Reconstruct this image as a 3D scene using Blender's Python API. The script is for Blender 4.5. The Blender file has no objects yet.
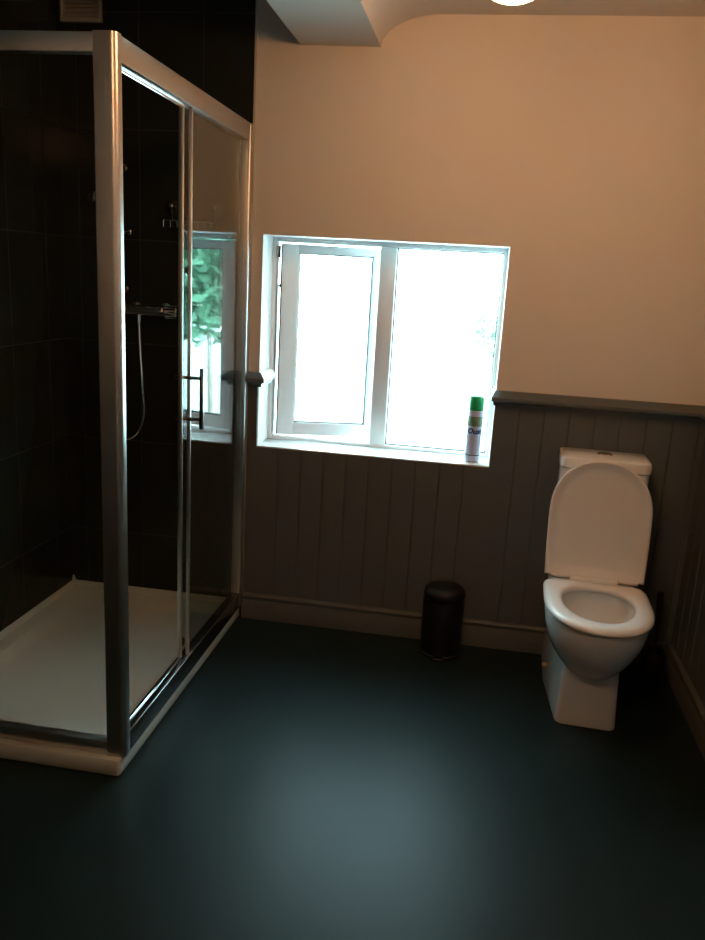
import bpy, bmesh, math, random
from mathutils import Vector, Matrix
random.seed(7)
sc = bpy.context.scene
COL = sc.collection
PI = math.pi

# ------------------------------------------------------------------ materials
def mat(name, color=(.8, .8, .8), rough=.5, metal=0., spec=.5, coat=0.):
    m = bpy.data.materials.new(name); m.use_nodes = True
    b = m.node_tree.nodes['Principled BSDF']
    b.inputs['Base Color'].default_value = (*color, 1)
    b.inputs['Roughness'].default_value = rough
    b.inputs['Metallic'].default_value = metal
    b.inputs['Specular IOR Level'].default_value = spec
    b.inputs['Coat Weight'].default_value = coat
    return m

def noisy(name, c1, c2, scale=40., rough=.5, bump=.0, bscale=None, metal=0., spec=.5, detail=3., rough2=None, dist=.002):
    """two-tone procedural surface with optional bump"""
    m = mat(name, c1, rough, metal, spec)
    nt = m.node_tree; b = nt.nodes['Principled BSDF']
    tc = nt.nodes.new('ShaderNodeTexCoord')
    n = nt.nodes.new('ShaderNodeTexNoise'); n.inputs['Scale'].default_value = scale; n.inputs['Detail'].default_value = detail
    nt.links.new(tc.outputs['Object'], n.inputs['Vector'])
    r = nt.nodes.new('ShaderNodeMix'); r.data_type = 'RGBA'
    r.inputs[6].default_value = (*c1, 1); r.inputs[7].default_value = (*c2, 1)
    nt.links.new(n.outputs['Fac'], r.inputs[0]); nt.links.new(r.outputs[2], b.inputs['Base Color'])
    if rough2 is not None:
        mr = nt.nodes.new('ShaderNodeMapRange'); mr.inputs['To Min'].default_value = rough; mr.inputs['To Max'].default_value = rough2
        nt.links.new(n.outputs['Fac'], mr.inputs['Value']); nt.links.new(mr.outputs['Result'], b.inputs['Roughness'])
    if bump:
        n2 = nt.nodes.new('ShaderNodeTexNoise'); n2.inputs['Scale'].default_value = bscale or scale; n2.inputs['Detail'].default_value = 4
        nt.links.new(tc.outputs['Object'], n2.inputs['Vector'])
        bp = nt.nodes.new('ShaderNodeBump'); bp.inputs['Strength'].default_value = bump; bp.inputs['Distance'].default_value = dist
        nt.links.new(n2.outputs['Fac'], bp.inputs['Height']); nt.links.new(bp.outputs['Normal'], b.inputs['Normal'])
    return m

def glass(name, tint=(.93, .97, .95), ior=1.5):
    """clear pane: transparent body with Fresnel mirror on both faces"""
    m = bpy.data.materials.new(name); m.use_nodes = True
    nt = m.node_tree; nt.nodes.clear()
    o = nt.nodes.new('ShaderNodeOutputMaterial')
    t = nt.nodes.new('ShaderNodeBsdfTransparent'); t.inputs['Color'].default_value = (*tint, 1)
    g = nt.nodes.new('ShaderNodeBsdfGlossy'); g.inputs['Roughness'].default_value = 0.0
    geo = nt.nodes.new('ShaderNodeNewGeometry')
    dp = nt.nodes.new('ShaderNodeVectorMath'); dp.operation = 'DOT_PRODUCT'
    ab = nt.nodes.new('ShaderNodeMath'); ab.operation = 'ABSOLUTE'
    nt.links.new(geo.outputs['Incoming'], dp.inputs[0]); nt.links.new(geo.outputs['Normal'], dp.inputs[1])
    nt.links.new(dp.outputs['Value'], ab.inputs[0])
    # Schlick: F0 + (1-F0)(1-c)^5, the same from both sides of the face
    f0 = ((ior - 1) / (ior + 1)) ** 2
    om = nt.nodes.new('ShaderNodeMath'); om.operation = 'SUBTRACT'; om.inputs[0].default_value = 1.0
    nt.links.new(ab.outputs[0], om.inputs[1])
    pw = nt.nodes.new('ShaderNodeMath'); pw.operation = 'POWER'; pw.inputs[1].default_value = 5.0
    nt.links.new(om.outputs[0], pw.inputs[0])
    ma = nt.nodes.new('ShaderNodeMath'); ma.operation = 'MULTIPLY_ADD'; ma.inputs[1].default_value = 1 - f0; ma.inputs[2].default_value = f0
    nt.links.new(pw.outputs[0], ma.inputs[0])
    mx = nt.nodes.new('ShaderNodeMixShader')
    nt.links.new(ma.outputs[0], mx.inputs[0]); nt.links.new(t.outputs[0], mx.inputs[1]); nt.links.new(g.outputs[0], mx.inputs[2])
    nt.links.new(mx.outputs[0], o.inputs[0])
    return m

def tile_mat():
    m = mat('black_tile', (.018, .021, .018), .16, 0, .22)
    nt = m.node_tree; b = nt.nodes['Principled BSDF']
    tc = nt.nodes.new('ShaderNodeTexCoord')
    mp = nt.nodes.new('ShaderNodeMapping'); mp.vector_type = 'POINT'
    nt.links.new(tc.outputs['UV'], mp.inputs['Vector'])
    br = nt.nodes.new('ShaderNodeTexBrick')
    br.offset = 0; br.inputs['Scale'].default_value = 1
    br.inputs['Brick Width'].default_value = .25; br.inputs['Row Height'].default_value = .4
    br.inputs['Mortar Size'].default_value = .0025; br.inputs['Mortar Smooth'].default_value = .2
    br.inputs['Color1'].default_value = (.018, .021, .018, 1); br.inputs['Color2'].default_value = (.019, .022, .018, 1)
    br.inputs['Mortar'].default_value = (.022, .024, .021, 1)
    nt.links.new(mp.outputs[0], br.inputs['Vector']); nt.links.new(br.outputs['Color'], b.inputs['Base Color'])
    mr = nt.nodes.new('ShaderNodeMapRange'); mr.inputs['To Min'].default_value = .16; mr.inputs['To Max'].default_value = .6
    nt.links.new(br.outputs['Fac'], mr.inputs['Value']); nt.links.new(mr.outputs[0], b.inputs['Roughness'])
    bp = nt.nodes.new('ShaderNodeBump'); bp.invert = True; bp.inputs['Strength'].default_value = .4; bp.inputs['Distance'].default_value = .002
    nt.links.new(br.outputs['Fac'], bp.inputs['Height']); nt.links.new(bp.outputs[0], b.inputs['Normal'])
    return m

def emit(name, color, s):
    m = bpy.data.materials.new(name); m.use_nodes = True
    nt = m.node_tree; nt.nodes.clear()
    o = nt.nodes.new('ShaderNodeOutputMaterial'); e = nt.nodes.new('ShaderNodeEmission')
    e.inputs[0].default_value = (*color, 1); e.inputs[1].default_value = s
    nt.links.new(e.outputs[0], o.inputs[0]); return m

M = dict(
    plaster=noisy('cream_plaster', (.74, .70, .64), (.70, .655, .60), 3, .75, .12, 25, spec=.25),
    ceiling=noisy('white_ceiling', (.72, .70, .66), (.68, .66, .62), 2, .8, .1, 18, spec=.2),
    panel=noisy('taupe_paint', (.110, .126, .130), (.098, .112, .116), 6, .5, .08, 60, spec=.35),
    floor=noisy('dark_vinyl', (.007, .015, .0145), (.012, .022, .021), 260, .33, .35, 320, spec=.13, detail=5, rough2=.41, dist=.001),
    tile=tile_mat(),
    alu=noisy('satin_aluminium', (.66, .65, .62), (.64, .63, .60), 30, .30, 0, metal=1.),
    chrome=mat('chrome', (.82, .82, .82), .08, 1.),
    grime=mat('dull_chrome', (.35, .34, .32), .2, 1.),
    glass=glass('shower_glass', (.955, .975, .965)),
    wglass=glass('window_glass', (.97, .985, .98)),
    tray=noisy('tray_acrylic', (.58, .615, .575), (.53, .56, .52), 5, .38, .05, 30, spec=.5),
    upvc=mat('white_upvc', (.80, .81, .82), .28),
    gasket=mat('black_gasket', (.02, .025, .025), .5),
    reveal=noisy('white_reveal', (.80, .80, .79), (.76, .76, .75), 5, .5, .06, 30),
    sill=mat('white_sill', (.78, .79, .79), .18),
    porcelain=mat('white_porcelain', (.78, .78, .76), .10, coat=.3),
    seat=mat('white_seat_plastic', (.80, .78, .75), .22),
    water=mat('toilet_water', (.35, .40, .40), .03),
    blackplastic=noisy('black_plastic', (.006, .007, .008), (.008, .009, .010), 20, .5, 0),
    blackmetal=noisy('black_enamel', (.004, .005, .0065), (.006, .007, .009), 20, .42, 0, spec=.35),
    hole=mat('dark_recess', (.004, .004, .004), .8),
    vent=mat('cream_vent_plastic', (.42, .43, .38), .45),
    seal=mat('clear_seal', (.55, .60, .58), .25),
    lampbase=mat('lamp_base_white', (.75, .73, .7), .4),
    green=mat('green_cap', (.01, .33, .10), .35),
    canwhite=mat('can_lavender', (.50, .52, .68), .3),
    canpic=noisy('can_meadow_picture', (.015, .09, .03), (.30, .42, .30), 45, .3, 0),
    canblue=mat('can_blue_print', (.008, .02, .20), .3),
    canband=mat('can_pale_blue', (.50, .66, .85), .3),
    steel=mat('tin_steel', (.6, .6, .6), .25, 1.),
    yellow=mat('yellowed_cap', (.55, .50, .28), .35),
    leaf=noisy('leaf_green', (.12, .26, .17), (.16, .33, .22), 3, .6, 0),
    leafgrey=noisy('leaf_greygreen', (.10, .13, .10), (.13, .16, .13), 3, .6, 0),
    bark=noisy('bark', (.10, .08, .06), (.16, .13, .10), 12, .9, .3, 20),
    gravel=noisy('pale_gravel', (.68, .68, .66), (.58, .58, .57), 8, .9, .3, 40),
    door=mat('painted_door', (.62, .61, .58), .45),
    brass=mat('door_metal', (.6, .55, .45), .3, 1.),
    suction=glass('clear_suction_plastic', (.86, .87, .86)),
)
LAMP_COL = (1.0, .49, .21)
M['lamp'] = emit('lamp_glow', LAMP_COL, 29.0)
M['lamp2'] = emit('lamp_glow_room', LAMP_COL, 30.0)

# ------------------------------------------------------------------ builders
def box(bm, x0, x1, y0, y1, z0, z1, bev=0., seg=2):
    r = bmesh.ops.create_cube(bm, size=1)
    vs = r['verts']
    bmesh.ops.scale(bm, vec=(abs(x1 - x0), abs(y1 - y0), abs(z1 - z0)), verts=vs)
    bmesh.ops.translate(bm, vec=((x0 + x1) / 2, (y0 + y1) / 2, (z0 + z1) / 2), verts=vs)
    if bev > 0:
        es = list({e for v in vs for e in v.link_edges})
        bmesh.ops.bevel(bm, geom=es, offset=bev, segments=seg, profile=.5, affect='EDGES')
    return vs

def prism(bm, prof, a, b, place):
    """extrude closed 2-D profile from parameter a to b; place(u, v, t) -> xyz"""
    A = [bm.verts.new(place(u, v, a)) for u, v in prof]
    B = [bm.verts.new(place(u, v, b)) for u, v in prof]
    n = len(prof)
    for i in range(n):
        j = (i + 1) % n
        bm.faces.new((A[i], A[j], B[j], B[i]))
    bm.faces.new(A[::-1]); bm.faces.new(B)

def loft(bm, rings, cap0=True, cap1=True, closed=True):
    R = [[bm.verts.new(p) for p in ring] for ring in rings]
    for a, b in zip(R, R[1:]):
        n = len(a)
        for i in range(n if closed else n - 1):
            j = (i + 1) % n
            bm.faces.new((a[i], a[j], b[j], b[i]))
    if cap0: bm.faces.new(R[0][::-1])
    if cap1: bm.faces.new(R[-1])
    return R

def lathe(bm, prof, c=(0, 0, 0), n=40, axis='Z', cap=True):
    rings = []
    for r, h in prof:
        ring = []
        for i in range(n):
            a = 2 * PI * i / n
            x, y = r * math.cos(a), r * math.sin(a)
            p = {'Z': (x, y, h), 'X': (h, x, y), 'Y': (y, h, x)}[axis]
            ring.append((p[0] + c[0], p[1] + c[1], p[2] + c[2]))
        rings.append(ring)
    loft(bm, rings, cap, cap)

def tube(bm, pts, r, n=12, sub=8, caps=True):
    """smooth round tube through points (Catmull-Rom)"""
    P = [Vector(p) for p in pts]
    path = []
    if sub > 1 and len(P) > 2:
        Q = [P[0] * 2 - P[1]] + P + [P[-1] * 2 - P[-2]]
        for i in range(1, len(Q) - 2):
            for k in range(sub):
                t = k / sub
                p0, p1, p2, p3 = Q[i - 1], Q[i], Q[i + 1], Q[i + 2]
                path.append(.5 * ((2 * p1) + (p2 - p0) * t + (2 * p0 - 5 * p1 + 4 * p2 - p3) * t * t + (3 * p1 - p0 - 3 * p2 + p3) * t ** 3))
        path.append(P[-1])
    else:
        path = P
    rings = []; up = None
    for i, p in enumerate(path):
        d = (path[min(i + 1, len(path) - 1)] - path[max(i - 1, 0)]).normalized()
        if up is None:
            up = Vector((0, 0, 1)) if abs(d.z) < .9 else Vector((1, 0, 0))
        s = d.cross(up).normalized(); up = s.cross(d).normalized()
        rr = r[min(int(i / (len(path) - 1) * (len(r) - 1) + .5), len(r) - 1)] if isinstance(r, (list, tuple)) else r
        rings.append([p + (s * math.cos(2 * PI * k / n) + up * math.sin(2 * PI * k / n)) * rr for k in range(n)])
    loft(bm, rings, caps, caps)

def new(): return bmesh.new()

def obj(name, bm, m, parent=None, smooth=True, angle=35, loc=None):
    bmesh.ops.recalc_face_normals(bm, faces=bm.faces)
    me = bpy.data.meshes.new(name); bm.to_mesh(me); bm.free()
    me.materials.append(m)
    if smooth:
        for p in me.polygons: p.use_smooth = True
        try: me.set_sharp_from_angle(angle=math.radians(angle))
        except Exception: pass
    o = bpy.data.objects.new(name, me); COL.objects.link(o)
    if parent is not None: o.parent = parent
    if loc: o.location = loc
    return o

def tag(o, label, cat, group=None):
    o['label'] = label; o['category'] = cat
    if group: o['group'] = group
    return o

def thing(name, label, cat, loc=(0, 0, 0), rotz=0., group=None):
    o = bpy.data.objects.new(name, None); COL.objects.link(o)
    o.location = loc; o.rotation_euler = (0, 0, rotz); o.empty_display_size = .1
    return tag(o, label, cat, group)

def part(name, bm, m, root, **k):
    """mesh given in world coordinates, parented under a thing (Empty with a location)"""
    o = obj(name, bm, m, None, **k)
    top = root
    off = Vector((0, 0, 0))
    while top is not None:
        off += top.location; top = top.parent
    o.data.transform(Matrix.Translation(-off)); o.parent = root
    return o

def struct(name, bm, m, label=None, parent=None, **k):
    o = obj(name, bm, m, parent, **k)
    o['kind'] = 'structure'
    if label: o['label'] = label
    return o

# ------------------------------------------------------------------ dimensions (metres; camera stands over the origin)
D = 3.05                  # back wall
XL, XR = -1.672, .851     # side walls
YF = -.75                 # wall behind the viewer
ZC = 2.325                # ceiling
WL, WR, WB, WT = -.854, .076, .747, 1.567   # window opening
YW = 3.195                # inner face of the window frame
XS, YS, ZT = -.895, 1.902, 1.95             # shower enclosure outer faces and top
TRX, TRY, TRZ = -.9056, 1.8834, .052        # shower tray
ZD = 1.041                # dado rail top
HB = .111                 # baseboard height

# ------------------------------------------------------------------ setting
b = new(); box(b, XL - .15, XR + .15, YF - .15, D, -.06, 0)
struct('floor', b, M['floor'], 'dark green-grey vinyl floor', smooth=False)

# ceiling: flat slab, coved beam boxed across the left, slope falling to the tiled wall
b = new()
cove = [(-.442, 2.219)]
for k in range(1, 13):
    a = k / 12 * PI / 2
    cove.append((-.442 + .215 * (1 - math.cos(a)) , 2.219 + (ZC - 2.219) * math.sin(a)))
prof = [(XR + .15, ZC + .15), (XR + .15, ZC)] + [(x, z) for x, z in cove[::-1]] + [(-.732, 2.222), (-.732, 2.56), (XL - .15, 2.56), (XL - .15, 2.75)]
prism(b, prof, YF - .15, D + .3, lambda u, v, t: (u, t, v))
struct('ceiling', b, M['ceiling'], 'white ceiling with a boxed beam on the left', angle=25)

# back wall with window opening
b = new()
YO = 3.36
for x0, x1, z0, z1 in ((XL - .15, WL, 0, 2.7), (WR, XR + .15, 0, 2.7), (WL, WR, 0, WB - .007), (WL, WR, WT, 2.7)):
    box(b, x0, x1, D, YO, z0, z1)
wall_back = struct('wall_back', b, M['plaster'], 'cream plastered wall with the window', smooth=False)
# white lining of the window reveal
b = new()
box(b, WL, WL + .003, D - .001, YO, WB, WT); box(b, WR - .003, WR, D - .001, YO, WB, WT); box(b, WL, WR, D - .001, YO, WT - .003, WT)
obj('reveal', b, M['reveal'], wall_back, smooth=False)

def boards(L, pitch=.0925, th=.012, g=.003):
    """tongue and groove profile along u, depth v"""
    p = [(0, 0), (0, th)]
    u = 0
    while u + pitch < L - .01:
        u += pitch
        p += [(u - g, th), (u, th - .004), (u + g, th)]
    p += [(L, th), (L, 0)]
    return p
def panel_back(bm, x0, x1, z0, z1):
    prism(bm, boards(x1 - x0), z0, z1, lambda u, v, t: (x0 + u, D - v, t))
b = new()
panel_back(b, -.893, WL, 0, ZD - .04); panel_back(b, WL, WR, 0, WB - .007); panel_back(b, WR, XR, 0, ZD - .04)
obj('panelling', b, M['panel'], wall_back, smooth=False)['label'] = 'taupe tongue-and-groove panelling below the dado rail'

# tiles of the shower wall
def uvbox(o, ax):
    me = o.data; uv = me.uv_layers.new(name='UVMap')
    for l in me.loops:
        c = me.vertices[l.vertex_index].co
        uv.data[l.index].uv = (c[ax] + 10.09, c.z + .08)
b = new(); box(b, XL, -.899, D - .011, D, 0, 2.6)
o = obj('tiling', b, M['tile'], wall_back, smooth=False); uvbox(o, 0); o['label'] = 'glossy black tiling behind the shower'
b = new(); box(b, -.899, -.894, D - .013, D, 0, 2.45, .001)
struct('trim_1', b, M['vent'], 'pale edge strip where the black tiling ends')

# side and front walls
b = new(); box(b, XL - .15, XL, YF - .15, D, 0, 2.75)
wall_left = struct('wall_left', b, M['plaster'], 'left wall', smooth=False)
b = new(); box(b, XL, XL + .011, .30, D - .011, 0, 2.56)
o = obj('tiling', b, M['tile'], wall_left, smooth=False); uvbox(o, 1); o['label'] = 'glossy black tiling on the left of the shower'
b = new(); box(b, XR, XR + .15, YF - .15, D, 0, 2.7)
wall_right = struct('wall_right', b, M['plaster'], 'right wall', smooth=False)
b = new()
prism(b, boards(D - .012 - YF), 0, ZD - .04, lambda u, v, t: (XR - v, D - .012 - u, t))
obj('panelling', b, M['panel'], wall_right, smooth=False)
b = new(); box(b, XL, XR, YF - .15, YF, 0, 2.7)
wall_front = struct('wall_front', b, M['plaster'], 'wall behind the viewer', smooth=False)
b = new()
prism(b, boards(.52), 0, ZD - .04, lambda u, v, t: (XR - .012 - u, YF + v, t))
prism(b, boards(1.02), 0, ZD - .04, lambda u, v, t: (XL + .012 + u, YF + v, t))
obj('panelling', b, M['panel'], wall_front, smooth=False)
b = new()
prism(b, boards(.30 - YF - .012), 0, ZD - .04, lambda u, v, t: (XL + v, YF + .012 + u, t))
obj('panelling', b, M['panel'], wall_left, smooth=False)
# door behind the viewer
b = new(); box(b, -.52, .22, YF, YF + .03, .005, 1.98, .004)
d = struct('door_1', b, M['door'], 'painted door behind the viewer')
b = new(); box(b, -.60, -.52, YF, YF + .04, 0, 2.06, .004); box(b, .22, .30, YF, YF + .04, 0, 2.06, .004); box(b, -.52, .22, YF, YF + .04, 1.98, 2.06, .004)
struct('trim_2', b, M['panel'], 'door surround')
b = new(); tube(b, [(.15, YF + .03, 1.0), (.15, YF + .08, 1.0)], .01, sub=1); tube(b, [(.15, YF + .075, 1.0), (.04, YF + .075, 1.0)], .009, sub=1)
obj('door_handle', b, M['brass'], d)

# dado rail: (protrusion, height) profile
def rail_prof(z=ZD, s=1.):
    pts = [(0, 0), (.020, -.001), (.047, -.020), (.050, -.023), (.050, -.034), (.047, -.037), (.032, -.040), (.025, -.046), (.022, -.056), (0, -.056)]
    return [(u * s, z + v) for u, v in pts]
kl, kr = .7, .35          # how far the mitred returns stand into the window opening
b = new(); prism(b, rail_prof(), 0, 1, lambda u, v, t: ((WR - kr * u, XR)[t], D - u, v))
struct('trim_3', b, M['panel'], 'taupe dado rail to the right of the window', angle=20)
b = new(); prism(b, rail_prof(), 0, 1, lambda u, v, t: ((-.893, WL + kl * u)[t], D - u, v))
struct('trim_4', b, M['panel'], 'short taupe end of dado rail between shower and window', angle=20)
b = new(); prism(b, rail_prof(), 0, 1, lambda u, v, t: (WL + kl * u, (D - u, YW)[t], v))
struct('trim_5', b, M['reveal'], 'white dado return inside the left window reveal', angle=20)
b = new(); prism(b, rail_prof(), 0, 1, lambda u, v, t: (WR - kr * u, (D - u, YW)[t], v))
struct('trim_8', b, M['reveal'], 'white dado return inside the right window reveal', angle=20)
b = new(); prism(b, rail_prof(), YF, D - .03, lambda u, v, t: (XR - u, t, v))
struct('trim_6', b, M['panel'], 'taupe dado rail on the right wall')
b = new(); prism(b, rail_prof(), YF, .30, lambda u, v, t: (XL + u, t, v))
prism(b, rail_prof(), XL, -.60, lambda u, v, t: (t, YF + u, v)); prism(b, rail_prof(), .30, XR, lambda u, v, t: (t, YF + u, v))
struct('trim_7', b, M['panel'], 'taupe dado rail behind the viewer')

# baseboards with a beaded top
bb = [(0, 0), (.018, 0), (.018, HB - .032), (.014, HB - .026), (.014, HB - .020), (.019, HB - .016), (.0195, HB - .008), (.015, HB - .002), (.006, HB), (0, HB)]
b = new(); prism(b, bb, -.893, XR, lambda u, v, t: (t, D - .012 - u, v))
struct('baseboard_back', b, M['panel'], 'taupe baseboard under the window')
b = new(); prism(b, bb, YF, D - .012, lambda u, v, t: (XR - .012 - u, t, v))
struct('baseboard_right', b, M['panel'], 'taupe baseboard on the right wall')

# ------------------------------------------------------------------ window
b = new()
FI = dict(l=-.834, r=.057, t=1.546, b=.760)
Y0, Y1 = YW, YW + .065
box(b, WL, FI['l'], Y0, Y1, WB, WT, .003); box(b, FI['r'], WR, Y0, Y1, WB, WT, .003)
box(b, FI['l'] - .003, FI['r'] + .003, Y0, Y1, FI['t'], WT, .003); box(b, FI['l'] - .003, FI['r'] + .003, Y0, Y1, WB, FI['b'], .003)
ML, MR = -.418, -.353
box(b, ML, MR, Y0 - .002, Y1, FI['b'], FI['t'], .004)
window = struct('window_1', b, M['upvc'], 'white framed window with its left casement ajar')
# fixed right pane, beads and gasket
b = new(); box(b, MR - .002, FI['r'] + .002, Y0 + .028, Y0 + .034, FI['b'] - .002, FI['t'] + .002)
obj('pane', b, M['wglass'], window, smooth=False)
b = new()
g = .004
for x0, x1, z0, z1 in ((MR, MR + g, FI['b'], FI['t']), (FI['r'] - g, FI['r'], FI['b'], FI['t']), (MR, FI['r'], FI['t'] - g, FI['t']), (MR, FI['r'], FI['b'], FI['b'] + g)):
    box(b, x0, x1, Y0 + .018, Y0 + .038, z0, z1)
obj('gasket', b, M['gasket'], window, smooth=False)
# opening sash, hinged at its left edge and swung outwards
SW, SA = .432, math.radians(14.5)
z0, z1 = .766, 1.541
b = new()
box(b, 0, .070, 0, .055, z0, z1, .005); box(b, SW - .066, SW, 0, .055, z0, z1, .005)
box(b, .06, SW - .06, 0, .055, z1 - .034, z1, .005); box(b, .06, SW - .06, 0, .055, z0, z0 + .054, .005)
sash = obj('sash', b, M['upvc'], window); sash.location = (-.812, YW + .004, 0); sash.rotation_euler = (0, 0, SA)
b = new(); box(b, .068, SW - .064, .028, .034, z0 + .05, z1 - .03)
obj('pane', b, M['wglass'], sash, smooth=False)
b = new()
for x0, x1, a0, a1 in ((.070, .074, z0 + .054, z1 - .034), (SW - .070, SW - .066, z0 + .054, z1 - .034), (.07, SW - .066, z1 - .038, z1 - .034), (.07, SW - .066, z0 + .054, z0 + .058)):
    box(b, x0, x1, .006, .03, a0, a1)
box(b, -.004, 0, .0, .055, z0, z1)      # black strip: gasket and painted-in shadow along the hinge edge
obj('gasket', b, M['gasket'], sash, smooth=False)
b = new(); box(b, -.83, -.80, YW + .02, YW + .032, 1.372, 1.378); lathe(b, [(.004, 0), (.004, .012)], (-.822, YW + .012, 1.37), 12)
box(b, -.834, -.822, YW - .006, YW + .02, 1.485, 1.530, .002)
obj('hinge', b, M['grime'], window)
# sill board
b = new(); box(b, WL, WR, D - .014, YW, WB - .007, WB, .002)
obj('window_sill', b, M['sill'], window)

# ------------------------------------------------------------------ shower tray
t = thing('shower_tray', 'low off-white shower tray on the floor inside the glass enclosure', 'shower tray', (-1.29, 2.45, 0))
b = new()
X0, X1, Y0t, Y1t = XL + .0115, TRX, TRY, D - .0115
def rrect(x0, x1, y0, y1, r, z, n=6):
    out = []
    for cx, cy, a0 in ((x1 - r, y0 + r, -PI / 2), (x1 - r, y1 - r, 0), (x0 + r, y1 - r, PI / 2), (x0 + r, y0 + r, PI)):
        for k in range(n + 1):
            a = a0 + k / n * PI / 2
            out.append((cx + r * math.cos(a), cy + r * math.sin(a), z))
    return out
def ins(d, z, r): return rrect(X0 + d, X1 - d, Y0t + d, Y1t - d, r, z)
loft(b, [ins(.004, 0, .012), ins(0, .006, .012), ins(0, TRZ - .008, .012), ins(.003, TRZ - .002, .010), ins(.009, TRZ, .008),
         ins(.060, TRZ, .02), ins(.070, TRZ - .004, .03), ins(.095, .030, .05), ins(.12, .026, .06), ins(.27, .020, .08)])
part('basin', b, M['tray'], t)
# raised sealing lip along the two tiled walls
b = new()
lip = [(0, 0), (.012, 0), (.010, .012), (.004, .024), (0, .026)]
prism(b, lip, Y0t + .03, Y1t, lambda u, v, tt: (X0 + u, tt, TRZ - .002 + v)); prism(b, lip, X0, X1 - .05, lambda u, v, tt: (tt, Y1t - u, TRZ - .002 + v))
loft(b, [[(X0, Y1t - .014, TRZ + .02), (X0 + .014, Y1t - .014, TRZ + .02), (X0 + .014, Y1t, TRZ + .02), (X0, Y1t, TRZ + .02)],
         [(X0, Y1t - .004, TRZ + .046), (X0 + .004, Y1t - .004, TRZ + .046), (X0 + .004, Y1t, TRZ + .046), (X0, Y1t, TRZ + .046)]])
part('sealing_lip', b, M['tray'], t)

# ------------------------------------------------------------------ shower enclosure
e = thing('shower_enclosure', 'framed glass shower enclosure with a sliding side door, standing on the tray', 'shower enclosure', (XS, YS, TRZ))
PX = -.953     # left side of the corner post
YP = 1.932     # rear of the corner post
b = new()
r_ = .016
pf = [(PX, YP), (PX, YS + .002), (PX + .002, YS)]
for k in range(9):
    a = -PI / 2 + k / 8 * PI / 2
    pf.append((XS - r_ + r_ * math.cos(a), YS + r_ + r_ * math.sin(a)))
pf += [(XS, YP)]
prism(b, pf, TRZ, ZT, lambda u, v, tt: (u, v, tt))
part('corner_post', b, M['alu'], e, angle=25)
b = new(); box(b, X0 + .03, PX, YS + .004, YS + .034, ZT - .045, ZT - .001, .003)
part('top_rail', b, M['alu'], e)
b = new(); box(b, X0 + .03, PX, YS + .004, YS + .034, TRZ, TRZ + .042, .003)
part('bottom_rail', b, M['alu'], e)
b = new(); box(b, X0, X0 + .03, YS + .004, YS + .034, TRZ, ZT - .001, .003)
part('wall_profile', b, M['alu'], e)
b = new(); box(b, X0 + .02, PX + .004, YS + .016, YS + .022, TRZ + .03, ZT - .03)
part('glass_panel', b, M['glass'], e, smooth=False)['label'] = 'fixed front pane'
# side rails (sliding track) with a rounded polished lip on the inside edge
b = new(); box(b, XS - .042, XS - .003, YP, D - .045, ZT - .060, ZT, .004)
part('top_rail', b, M['alu'], e)
b = new(); tube(b, [(XS - .030, YP, ZT - .064), (XS - .030, 2.40, ZT - .064)], .007, 16, 1)
part('track_lip', b, M['chrome'], e)
b = new(); box(b, XS - .042, XS - .003, YP, D - .045, TRZ, TRZ + .066, .004)
part('bottom_rail', b, M['grime'], e)
b = new(); tube(b, [(XS - .030, YP, TRZ + .067), (XS - .030, 2.40, TRZ + .067)], .004, 16, 1)
part('track_lip', b, M['chrome'], e)
b = new(); box(b, XS - .042, XS, D - .045, D - .0115, TRZ, ZT, .006, 3)
part('wall_profile', b, M['alu'], e)
# fixed side pane with its edge seal
b = new(); box(b, XS - .016, XS - .010, 2.432, D - .04, TRZ + .05, ZT - .05)
part('glass_panel', b, M['glass'], e, smooth=False)['label'] = 'fixed side pane beside the window'
b = new(); box(b, XS - .020, XS - .008, 2.424, 2.433, TRZ + .066, ZT - .06, .002)
part('edge_strip', b, M['alu'], e)
# sliding door, pushed open behind the fixed pane
XD = XS - .034
b = new(); box(b, XD, XD + .006, 2.402, 3.0, TRZ + .07, ZT - .06)
door = part('sliding_door', b, M['glass'], e, smooth=False)
b = new(); box(b, XD - .005, XD + .010, 2.394, 2.404, TRZ + .068, ZT - .06, .002)
part('edge_strip', b, M['alu'], door)
b = new()
hy = 2.412
box(b, XS + .028, XS + .041, hy - .007, hy + .007, .925, 1.120, .002)
for hz in (.955, 1.088): tube(b, [(XD - .02, hy, hz), (XS + .030, hy, hz)], .006, 12, 1)
part('handle', b, M['grime'], door)
for ry in (2.45, 2.94):
    b = new(); lathe(b, [(.014, -.008), (.016, -.004), (.016, .004), (.014, .008)], (XD - .012, ry, TRZ + .10), 20, 'X')
    part('roller', b, M['grime'], door)

# ------------------------------------------------------------------ shower fittings on the black wall
YT = D - .011
v = thing('shower_valve', 'chrome thermostatic bar valve on the black tiled shower wall', 'shower valve', (-1.30, YT, 1.255))
zc, yc = 1.255, YT - .055
b = new(); lathe(b, [(.017, -1.375), (.021, -1.37), (.021, -1.225), (.017, -1.22)], (0, yc, zc), 28, 'X')
part('body', b, M['chrome'], v)
for xa, xb in ((-1.43, -1.378), (-1.216, -1.164)):
    b = new(); lathe(b, [(.018, xa), (.023, xa + .004), (.023, xb - .004), (.018, xb)], (0, yc, zc), 28, 'X')
    for k in range(8):
        a = 2 * PI * k / 8
        cx = (xa + xb) / 2
        box(b, xa + .006, xb - .006, yc + .0235 * math.cos(a) - .002, yc + .0235 * math.cos(a) + .002, zc + .0235 * math.sin(a) - .002, zc + .0235 * math.sin(a) + .002)
    part('knob', b, M['chrome'], v)
for x in (-1.36, -1.235):
    b = new(); lathe(b, [(.030, 0), (.030, -.006), (.020, -.014), (.014, -.018), (.014, -.05)], (x, YT, zc), 28, 'Y')
    part('wall_flange', b, M['chrome'], v)
b = new(); lathe(b, [(.010, -.044), (.010, -.018)], (-1.325, yc, zc), 16)
part('hose_outlet', b, M['chrome'], v)

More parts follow.
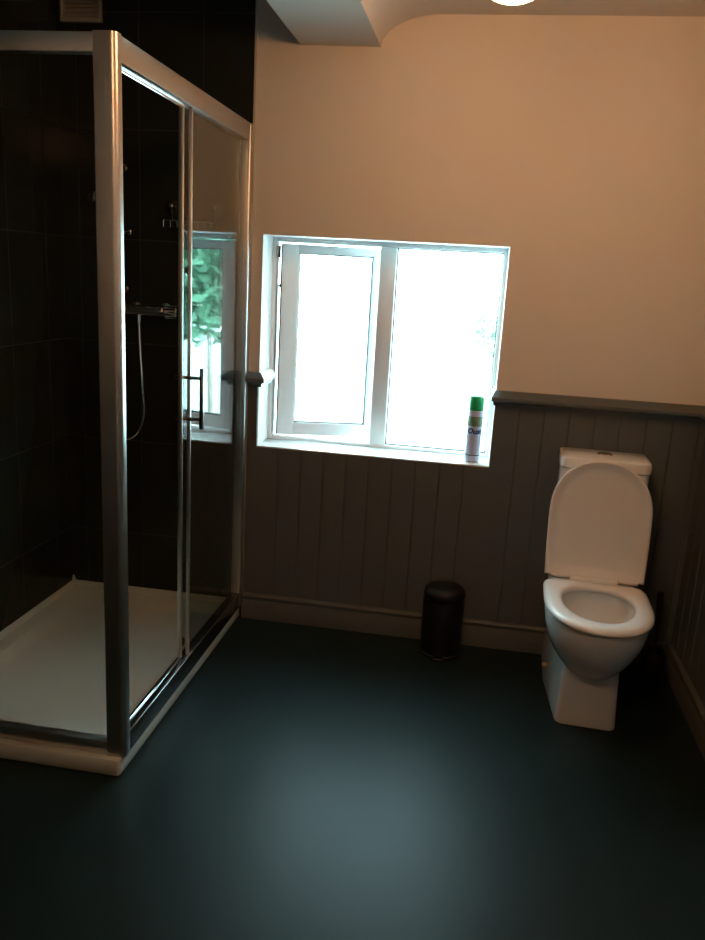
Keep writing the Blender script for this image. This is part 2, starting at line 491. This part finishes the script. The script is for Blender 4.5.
RX = -1.402
rr = thing('riser_rail', 'chrome shower riser rail on the black tiles, mostly hidden behind the corner post', 'shower rail', (RX, YT, 1.36))
b = new(); tube(b, [(RX, YT - .045, 1.31), (RX, YT - .045, 1.80)], .009, 16, 1)
part('rail', b, M['grime'], rr)
for z in (1.33, 1.78):
    b = new(); lathe(b, [(.016, 0), (.016, -.008), (.009, -.012), (.009, -.045)], (RX, YT, z), 20, 'Y')
    part('bracket', b, M['grime'], rr)
b = new(); lathe(b, [(.017, -.026), (.019, -.02), (.019, .02), (.017, .026)], (RX, YT - .045, 1.545), 20)
part('slider', b, M['grime'], rr)
b = new(); lathe(b, [(.008, .012), (.008, .030), (.012, .034), (.012, .046), (.009, .049)], (RX, YT - .045, 1.545), 20, 'X')
part('knob', b, M['chrome'], rr)

hs = thing('hand_shower', 'chrome hand shower on the riser rail, its hose looping down the black tiles', 'shower head', (RX - .03, YT - .05, 1.545))
b = new(); tube(b, [(RX - .004, YT - .078, 1.535), (RX - .012, YT - .10, 1.56), (RX - .022, YT - .14, 1.61), (RX - .03, YT - .165, 1.65)], [.013, .012, .011, .014], 14)
part('handle', b, M['chrome'], hs)
b = new(); lathe(b, [(.0, -.030), (.030, -.028), (.034, -.020), (.030, -.006), (.018, .008), (.0, .012)], (RX - .032, YT - .175, 1.668), 28, cap=False)
part('spray_head', b, M['chrome'], hs)
b = new()
tube(b, [(-1.325, yc, 1.210), (-1.323, yc, 1.16), (-1.316, yc - .005, 1.06), (-1.306, yc - .01, .93), (-1.302, yc - .01, .86), (-1.318, yc - .012, .79), (-1.355, yc - .012, .748),
         (-1.40, yc - .012, .742), (-1.445, yc - .012, .77), (-1.472, yc - .012, .86), (-1.462, yc - .03, 1.10), (-1.44, yc - .05, 1.38), (-1.412, yc - .035, 1.50), (RX - .003, yc - .022, 1.536)], .0065, 12, 10)
part('hose', b, M['chrome'], hs)

# wire soap basket
k_ = thing('soap_basket', 'chrome wire soap basket hung from two clear suction cups on the black tiles', 'soap basket', (-1.12, YT, 1.62))
for x in (-1.205, -1.035):
    b = new(); lathe(b, [(.0, 0), (.029, 0), (.030, -.002), (.020, -.005), (.010, -.009), (.008, -.014), (.0, -.015)], (x, YT - .0005, 1.645), 32, 'Y', cap=False)
    sc_ = part('suction_cup', b, M['suction'], k_)
    b = new(); lathe(b, [(.0, -.026), (.008, -.025), (.011, -.020), (.011, -.015), (.004, -.014)], (x, YT, 1.651), 20, 'Y', cap=False)
    part('pin', b, M['chrome'], sc_)
b = new()
x0, x1, ya, yb = -1.215, -1.025, YT - .006, YT - .075
tube(b, [(x0, ya, 1.595), (x0, yb, 1.595), (x1, yb, 1.595), (x1, ya, 1.595), (x0, ya, 1.595)], .0022, 8, 1)
for i in range(8):
    x = x0 + (x1 - x0) * i / 7
    tube(b, [(x, ya, 1.595), (x, ya, 1.572), (x, yb, 1.572), (x, yb, 1.595)], .0015, 6, 1)
for x in (-1.205, -1.035): tube(b, [(x, YT - .018, 1.645), (x, YT - .012, 1.615), (x, YT - .006, 1.595)], .0028, 8, 1)
part('basket', b, M['grime'], k_)

# extractor vent high in the shower corner
ve = thing('vent_grille', 'square cream louvred vent grille high on the black tiles in the corner', 'vent', (-1.567, YT, 2.36))
vx0, vx1, vz0, vz1 = -1.639, -1.479, 2.282, 2.442
b = new()
for a in ((vx0, vx1, vz0, vz0 + .012), (vx0, vx1, vz1 - .012, vz1), (vx0, vx0 + .012, vz0 + .012, vz1 - .012), (vx1 - .012, vx1, vz0 + .012, vz1 - .012)):
    box(b, a[0], a[1], YT - .018, YT, a[2], a[3], .002)
box(b, vx0 + .01, vx1 - .01, YT - .003, YT, vz0 + .01, vz1 - .01)
part('frame', b, M['vent'], ve)
for i in range(9):
    z = vz0 + .019 + i * .0152
    b = new(); prism(b, [(0, 0), (.010, -.007), (.011, -.005), (.001, .002)], vx0 + .012, vx1 - .012, lambda u, vv, tt, z=z: (tt, YT - .004 - u, z + vv))
    part('louvre', b, M['vent'], ve, smooth=False)

# ------------------------------------------------------------------ toilet (local axes: y = 0 at the wall, front towards -y)
TR = math.radians(-2.4)
T = thing('toilet', 'white close-coupled toilet with its lid raised against the cistern', 'toilet', (.484, 3.024, 0), TR)
def tp(name, bm, m, parent=T, **k): return obj(name, bm, m, parent, **k)
def egg(hw, yf, yb, z, n=48, sq=2.6, cxy=None, nb=4.5):
    """D-shaped plan: rounded at the front (yf), squarer at the back (yb)"""
    ym = yb - (yb - yf) * .42
    out = []
    for i in range(n):
        a = 2 * PI * i / n
        c, s_ = math.cos(a), math.sin(a)
        p = sq if s_ < 0 else nb
        x = hw * math.copysign(abs(c) ** (2 / p), c)
        y = ym + (ym - yf if s_ < 0 else yb - ym) * math.copysign(abs(s_) ** (2 / p), s_)
        out.append((x, y, z))
    return out
# pan: bowl outside, rim, bowl inside
b = new()
rings = []
for t_ in [1, .92, .84, .74, .64, .54, .44, .34, .24, .14, .05, 0]:
    z = .392 - .222 * t_
    k = math.cos(t_ * PI / 2) ** .74 if t_ < 1 else 0
    hw = .076 + (.171 - .076) * k
    yf = -.505 - (.668 - .505) * k
    rings.append(egg(hw, yf, -.215, z, sq=2.25))
rings.append(egg(.170, -.666, -.217, .398, sq=2.25)); rings.append(egg(.164, -.660, -.222, .400, sq=2.25))
rings.append(egg(.126, -.616, -.288, .400, sq=2.1, nb=2.4)); rings.append(egg(.120, -.609, -.294, .394, sq=2.1, nb=2.4))
rings.append(egg(.121, -.610, -.294, .370, sq=2.1, nb=2.4)); rings.append(egg(.113, -.597, -.300, .34, sq=2.1, nb=2.4)); rings.append(egg(.098, -.568, -.308, .30, sq=2.1, nb=2.4))
rings.append(egg(.080, -.52, -.32, .265, sq=2.1, nb=2.3)); rings.append(egg(.060, -.47, -.33, .240, sq=2.1, nb=2.3)); rings.append(egg(.03, -.43, -.35, .232, sq=2.1, nb=2.3))
loft(b, rings)
pan = tp('pan', b, M['porcelain'], angle=50)
# pedestal, boxed back to the wall
b = new()
def ped(hf, hb, yf, z, r=.016, yb=-.005):
    out = []
    def arc(cx, cy, a0, rad):
        for q in range(6):
            a = a0 + q / 5 * PI / 2
            out.append((cx + rad * math.cos(a), cy + rad * math.sin(a), z))
    # plan: front corners rounded, sides flare towards the wall
    arc(hf - r, yf + r, -PI / 2, r)
    out.append((hb, -.22, z)); out.append((hb, yb, z)); out.append((-hb, yb, z)); out.append((-hb, -.22, z))
    arc(-hf + r, yf + r, PI, r)
    return out
loft(b, [ped(.101, .131, -.520, 0, .03), ped(.101, .131, -.522, .010, .03), ped(.098, .128, -.516, .06, .03), ped(.095, .126, -.508, .14, .03), ped(.094, .128, -.500, .205, .03),
         ped(.10, .140, -.29, .21, .02), ped(.11, .150, -.285, .30, .02), ped(.12, .152, -.28, .392, .02)])
tp('pedestal', b, M['porcelain'], angle=30)
b = new(); lathe(b, [(.0, -.141), (.007, -.140), (.009, -.136), (.009, -.115)], (0, -.235, .068), 18, 'X', cap=False)
cap = tp('bolt_cap', b, M['yellow']); cap['label'] = 'yellowed fixing bolt cap'
b = new(); loft(b, [egg(.082, -.523, -.319, .266, sq=2.1, nb=2.3), egg(.082, -.522, -.320, .268, sq=2.1, nb=2.3)])
tp('water', b, M['water'])
# cistern
b = new()
def cis(hw, yf, z, r=.03, yb=-.006):
    out = []
    for cx, cy, a0, rad in ((hw - r, yf + r, -PI / 2, r), (hw - .006, yb - .006, 0, .006), (-hw + .006, yb - .006, PI / 2, .006), (-hw + r, yf + r, PI, r)):
        for q in range(6):
            a = a0 + q / 5 * PI / 2
            out.append((cx + rad * math.cos(a), cy + rad * math.sin(a), z))
    return out
loft(b, [cis(.140, -.150, .392), cis(.146, -.160, .42), cis(.152, -.170, .55), cis(.153, -.174, .70), cis(.154, -.175, .806)])
tp('cistern', b, M['porcelain'])
b = new(); loft(b, [cis(.154, -.176, .808), cis(.157, -.180, .811), cis(.158, -.181, .835), cis(.155, -.177, .845), cis(.146, -.167, .850)])
cl = tp('cistern_lid', b, M['porcelain'])
b = new(); lathe(b, [(.026, 0), (.027, .003), (.024, .006), (.0, .0065)], (0, -.088, .850), 28, cap=False)
box(b, -.001, .001, -.112, -.064, .8555, .8572)
tp('flush_button', b, M['chrome'], cl)
# seat ring
b = new()
def seat_out(d, z): return egg(.177 - d, -.685 + d, -.250 - d, z, sq=2.2, nb=8)
def seat_in(d, z): return egg(.116 + d, -.612 - d, -.310 + d, z, sq=2.05, nb=2.3)
R = loft(b, [seat_out(.006, .402), seat_out(0, .407), seat_out(.001, .413), seat_out(.008, .421), seat_out(.020, .425), seat_out(.036, .425), seat_in(.016, .4245), seat_in(.006, .4215), seat_in(0, .415), seat_in(.002, .404), seat_out(.04, .402)], False, False)
n = len(R[0])
for i in range(n):
    j = (i + 1) % n
    b.faces.new((R[-1][i], R[-1][j], R[0][j], R[0][i]))
tp('seat', b, M['seat'], angle=60)
# hinges
b = new(); box(b, -.085, .085, -.262, -.222, .400, .436, .008, 3)
tp('hinge', b, M['seat'])
for sx in (-1, 1):
    b = new(); tube(b, [(sx * .085, -.243, .428), (sx * .150, -.243, .428)], .008, 14, 1)
    tp('hinge_pin', b, M['seat'])
# raised lid: D outline in its own plane, leaning on the cistern
b = new()
def lid_ring(d, dep):
    """outline: straight bottom, arched top; u across, w up the lid; dep towards the viewer"""
    out = []
    H, W, SQ = .425 - d, .178 - d, .24
    W0 = W - .006
    pts = [(-W0, 0 + d), (W0, 0 + d)]
    res = []
    for i in range(9):      # bottom edge
        u = -W0 + 2 * W0 * i / 8
        res.append((u, d))
    for i in range(1, 6):
        res.append((W0 + (W - W0) * math.sin(i / 5 * PI / 2), d + (SQ - d) * i / 5))
    for i in range(1, 24):
        a = PI * i / 24
        c, s_ = math.cos(a), math.sin(a)
        res.append((W * math.copysign(abs(c) ** (2 / 2.15), c), SQ + (H - SQ) * abs(s_) ** (2 / 2.15)))
    for i in range(5, 0, -1):
        res.append((-W0 - (W - W0) * math.sin(i / 5 * PI / 2), d + (SQ - d) * i / 5))
    tl = math.radians(5)
    for u, w in res:
        y = -.236 + w * math.sin(tl) - dep * math.cos(tl)
        z = .428 + w * math.cos(tl) + dep * math.sin(tl)
        out.append((u * (1 - .03 * w / .42) - .007 * w / .42, y, z))
    return out
loft(b, [lid_ring(.02, -.014), lid_ring(.006, -.011), lid_ring(0, -.003), lid_ring(.0, .007), lid_ring(.002, .0095), lid_ring(.006, .010), lid_ring(.009, .009), lid_ring(.018, .004), lid_ring(.030, -.003), lid_ring(.040, -.006), lid_ring(.055, -.007)])
tp('lid', b, M['seat'], angle=60)

# ------------------------------------------------------------------ pedal bin
P = thing('pedal_bin', 'small black pedal bin standing against the baseboard below the window', 'bin', (-.050, 2.935, 0))
c = (-.050, 2.935, 0)
b = new(); lathe(b, [(.076, .012), (.079, .016), (.080, .05), (.080, .225), (.078, .230)], c, 48)
part('body', b, M['blackmetal'], P)
b = new(); lathe(b, [(.080, 0), (.083, .003), (.083, .012), (.079, .016)], c, 48)
part('base_ring', b, M['blackplastic'], P)
b = new(); lathe(b, [(.079, .231), (.081, .234), (.0815, .254), (.077, .266), (.066, .276), (.054, .280), (.0, .281)], c, 48, cap=False)
part('lid', b, M['blackmetal'], P)
b = new(); box(b, -.072, -.032, 2.832, 2.868, .008, .016, .003)
part('pedal', b, M['grime'], P)
b = new(); box(b, -.085, -.015, 3.008, 3.020, .215, .240, .003)
part('hinge', b, M['blackplastic'], P)

# ------------------------------------------------------------------ toilet brush
B = thing('toilet_brush', 'black toilet brush in its holder in the corner right of the toilet', 'toilet brush', (.748, 2.905, 0))
c = (.748, 2.905, 0)
b = new(); lathe(b, [(.048, 0), (.050, .004), (.046, .06), (.042, .125), (.040, .128), (.036, .125), (.038, .02), (.0, .015)], c, 36, cap=False)
part('holder', b, M['blackplastic'], B)
b = new(); tube(b, [(.748, 2.905, .06), (.746, 2.905, .20), (.742, 2.905, .30), (.739, 2.905, .36)], [.007, .007, .009, .012, .011], 16)
part('handle', b, M['blackplastic'], B)
b = new(); lathe(b, [(.0, .02), (.026, .028), (.033, .05), (.033, .085), (.02, .10), (.0, .102)], c, 28, cap=False)
part('bristles', b, M['blackplastic'], B)

# ------------------------------------------------------------------ aerosol can on the sill
ax, ay = .006, 3.090
A = thing('aerosol_can', 'white and green air freshener can standing at the right end of the sill', 'air freshener', (ax, ay, WB))
c = (ax, ay, WB)
b = new(); lathe(b, [(.026, 0), (.0295, .002), (.030, .006), (.030, .202), (.0285, .205)], c, 40)
body = part('body', b, M['canwhite'], A)
b = new(); lathe(b, [(.0302, .0), (.0308, .002), (.0308, .006), (.0302, .008)], c, 40)
part('base_rim', b, M['steel'], body)
b = new(); lathe(b, [(.0302, .03), (.0304, .0305), (.0304, .033), (.0302, .0335)], c, 40); part('base_band', b, M['gasket'], body)
b = new(); lathe(b, [(.0302, .108), (.0304, .1085), (.0304, .143), (.0302, .1435)], c, 40); part('name_band', b, M['canband'], body)
b = new(); lathe(b, [(.0302, .1465), (.0304, .147), (.0304, .183), (.0302, .1835)], c, 40); part('picture_band', b, M['canpic'], body)
b = new(); lathe(b, [(.0285, .2055), (.0290, .210), (.0285, .250), (.027, .257), (.020, .250), (.014, .238), (.0, .237)], c, 40, cap=False)
part('cap', b, M['green'], A)
def curve_text(body_txt, size, m, cyl, parent, name, shear=.25):
    cu = bpy.data.curves.new(name, 'FONT'); cu.body = body_txt; cu.size = size; cu.align_x = 'CENTER'; cu.align_y = 'CENTER'
    cu.shear = shear; cu.offset = size * .035; cu.extrude = .0003; cu.resolution_u = 3
    ob = bpy.data.objects.new('tmp_text', cu); COL.objects.link(ob)
    bpy.context.view_layer.update()
    me = bpy.data.meshes.new_from_object(ob.evaluated_get(bpy.context.evaluated_depsgraph_get()))
    bpy.data.objects.remove(ob); bpy.data.curves.remove(cu)
    bm = bmesh.new(); bm.from_mesh(me); bpy.data.meshes.remove(me)
    bmesh.ops.subdivide_edges(bm, edges=[e_ for e_ in bm.edges if e_.calc_length() > .004], cuts=2)
    r, z = cyl
    for v_ in bm.verts:       # wrap round the can, facing the room
        a = v_.co.x / r; rad = r + .0003 + v_.co.z
        v_.co = Vector((ax + rad * math.sin(a), ay - rad * math.cos(a), WB + z + v_.co.y))
    part(name, bm, m, parent, smooth=False)
curve_text('Oust', .029, M['canblue'], (.0304, .126), body, 'lettering')

# ------------------------------------------------------------------ lamps
def lamp(x, y, zb, a, m, label):
    L = thing('ceiling_lamp', label, 'lamp', (x, y, ZC))
    b = new(); lathe(b, [(.055, ZC), (.058, ZC - .006), (.052, ZC - .022), (.016, ZC - .030), (.012, ZC - .034), (.012, zb + 2 * a + .010)], (x, y, 0), 40)
    part('base', b, M['lampbase'], L)
    b = new(); lathe(b, [(.040, zb + 2 * a - .008), (.044, zb + 2 * a - .004), (.040, zb + 2 * a + .012), (.014, zb + 2 * a + .016)], (x, y, 0), 40)
    part('gallery', b, M['lampbase'], L)
    b = new()
    pr = [(a * math.sin(q / 24 * PI), zb + a + a * math.cos(q / 24 * PI)) for q in range(3, 24)] + [(.001, zb)]
    lathe(b, pr, (x, y, 0), 48)
    part('lamp_shade', b, m, L)['label'] = 'glowing opal glass globe'
lamp(.0, 2.01, 2.045, .105, M['lamp'], 'round opal globe lamp glowing warm under the ceiling in front of the window wall')
lamp(-.25, .55, 2.08, .10, M['lamp2'], 'round opal globe lamp glowing warm behind the viewer')

# ------------------------------------------------------------------ outside: overcast sky, pale ground, trees
b = new(); box(b, -60, 60, 3.4, 120, -.35, -.30)
g = obj('gravel_ground', b, M['gravel'], None, smooth=False); g['kind'] = 'structure'; g['label'] = 'pale ground outside'

def tree(x, y, h, r, m, label, n=2600, leaf=.11, base=.9, name='tree', cat='tree'):
    t = thing(name, label, cat, (x, y, -.30))
    rnd = random.Random(int(x * 100 + y * 10))
    b = new()
    tube(b, [(x, y, -.30), (x + .03, y, h * .3), (x - .02, y + .03, h * .7)], [.014 * h / 2, .012 * h / 2, .008 * h / 2], 10)
    for i in range(9):
        a = rnd.random() * 2 * PI; z = base * .6 + rnd.random() * (h - base) * .7
        q = r * (.5 + .4 * rnd.random())
        tube(b, [(x, y, z - .1), (x + q * .5 * math.cos(a), y + q * .5 * math.sin(a), z + .15), (x + q * math.cos(a), y + q * math.sin(a), z + .4)], [.016 * h / 2, .01 * h / 2, .004], 6, 3)
    part('trunk', b, M['bark'], t)
    b = new()
    blobs = [(rnd.uniform(-.55, .55) * r, rnd.uniform(-.55, .55) * r, base + rnd.random() * (h - base), r * rnd.uniform(.35, .6)) for _ in range(22)]
    for _ in range(n):
        bx_, by_, bz_, br_ = rnd.choice(blobs)
        d_ = Vector((rnd.gauss(0, 1), rnd.gauss(0, 1), rnd.gauss(0, 1))).normalized() * br_ * rnd.random() ** .4
        p = Vector((x + bx_ + d_.x, y + by_ + d_.y, max(-.25, bz_ + d_.z)))
        u = Vector((rnd.gauss(0, 1), rnd.gauss(0, 1), rnd.gauss(0, 1))).normalized(); w = u.orthogonal().normalized()
        s_ = leaf * rnd.uniform(.6, 1.2)
        vs = [b.verts.new(p + u * s_), b.verts.new(p + w * s_ * .45), b.verts.new(p - u * s_), b.verts.new(p - w * s_ * .45)]
        b.faces.new(vs)
    part('crown', b, m, t, smooth=False)
tree(1.15, 8.6, 4.2, 1.55, M['leaf'], 'leafy green tree outside, hazy through the right pane', 15000, .12, 1.25)
tree(5.6, 11.5, 4.6, 1.9, M['leaf'], 'broad green tree outside, right of the one nearest the window', 4200, .13)
tree(.16, 12.0, 1.0, .34, M['leafgrey'], 'small grey-green bush outside, low in the right pane', 300, .05, .35, 'bush', 'bush')

w = bpy.data.worlds.new('sky'); sc.world = w; w.use_nodes = True
nt = w.node_tree; bg = nt.nodes['Background']
tc = nt.nodes.new('ShaderNodeTexCoord'); sep = nt.nodes.new('ShaderNodeSeparateXYZ'); nt.links.new(tc.outputs['Generated'], sep.inputs[0])
cr = nt.nodes.new('ShaderNodeValToRGB'); nt.links.new(sep.outputs['Z'], cr.inputs[0])
cr.color_ramp.elements[0].color = (.62, .92, .98, 1); cr.color_ramp.elements[1].color = (.54, .88, .98, 1)
nt.links.new(cr.outputs[0], bg.inputs[0]); bg.inputs[1].default_value = 22.0

# ------------------------------------------------------------------ camera
f, yaw, pit, rol, hcam = 795.845, .1491, .2399, .0568, 1.4333
cy, sy = math.cos(yaw), math.sin(yaw)
fwd = Vector((-sy * math.cos(pit), cy * math.cos(pit), -math.sin(pit)))
r0 = Vector((cy, sy, 0)); u0 = r0.cross(fwd)
r2 = math.cos(rol) * r0 + math.sin(rol) * u0; u2 = -math.sin(rol) * r0 + math.cos(rol) * u0
cd = bpy.data.cameras.new('camera'); cam = bpy.data.objects.new('camera', cd); COL.objects.link(cam)
mw = Matrix((r2, u2, -fwd)).transposed().to_4x4(); mw.translation = (0, 0, hcam)
cam.matrix_world = mw
cd.sensor_fit = 'VERTICAL'; cd.sensor_height = 36; cd.sensor_width = 27; cd.lens = f / 940 * 36
cd.clip_start = .02; cd.clip_end = 300
sc.camera = cam

vs_ = sc.view_settings
vs_.view_transform = 'Standard'; vs_.look = 'None'; vs_.gamma = 1; vs_.exposure = 0
try: vs_.use_curve_mapping = False
except Exception: pass
cy_ = sc.cycles
cy_.use_denoising = True
try: cy_.denoiser = 'OPENIMAGEDENOISE'
except Exception: pass
cy_.max_bounces = 10; cy_.transparent_max_bounces = 16; cy_.diffuse_bounces = 5; cy_.glossy_bounces = 6
cy_.sample_clamp_indirect = 8; cy_.caustics_reflective = False; cy_.caustics_refractive = False
cy_.blur_glossy = .3
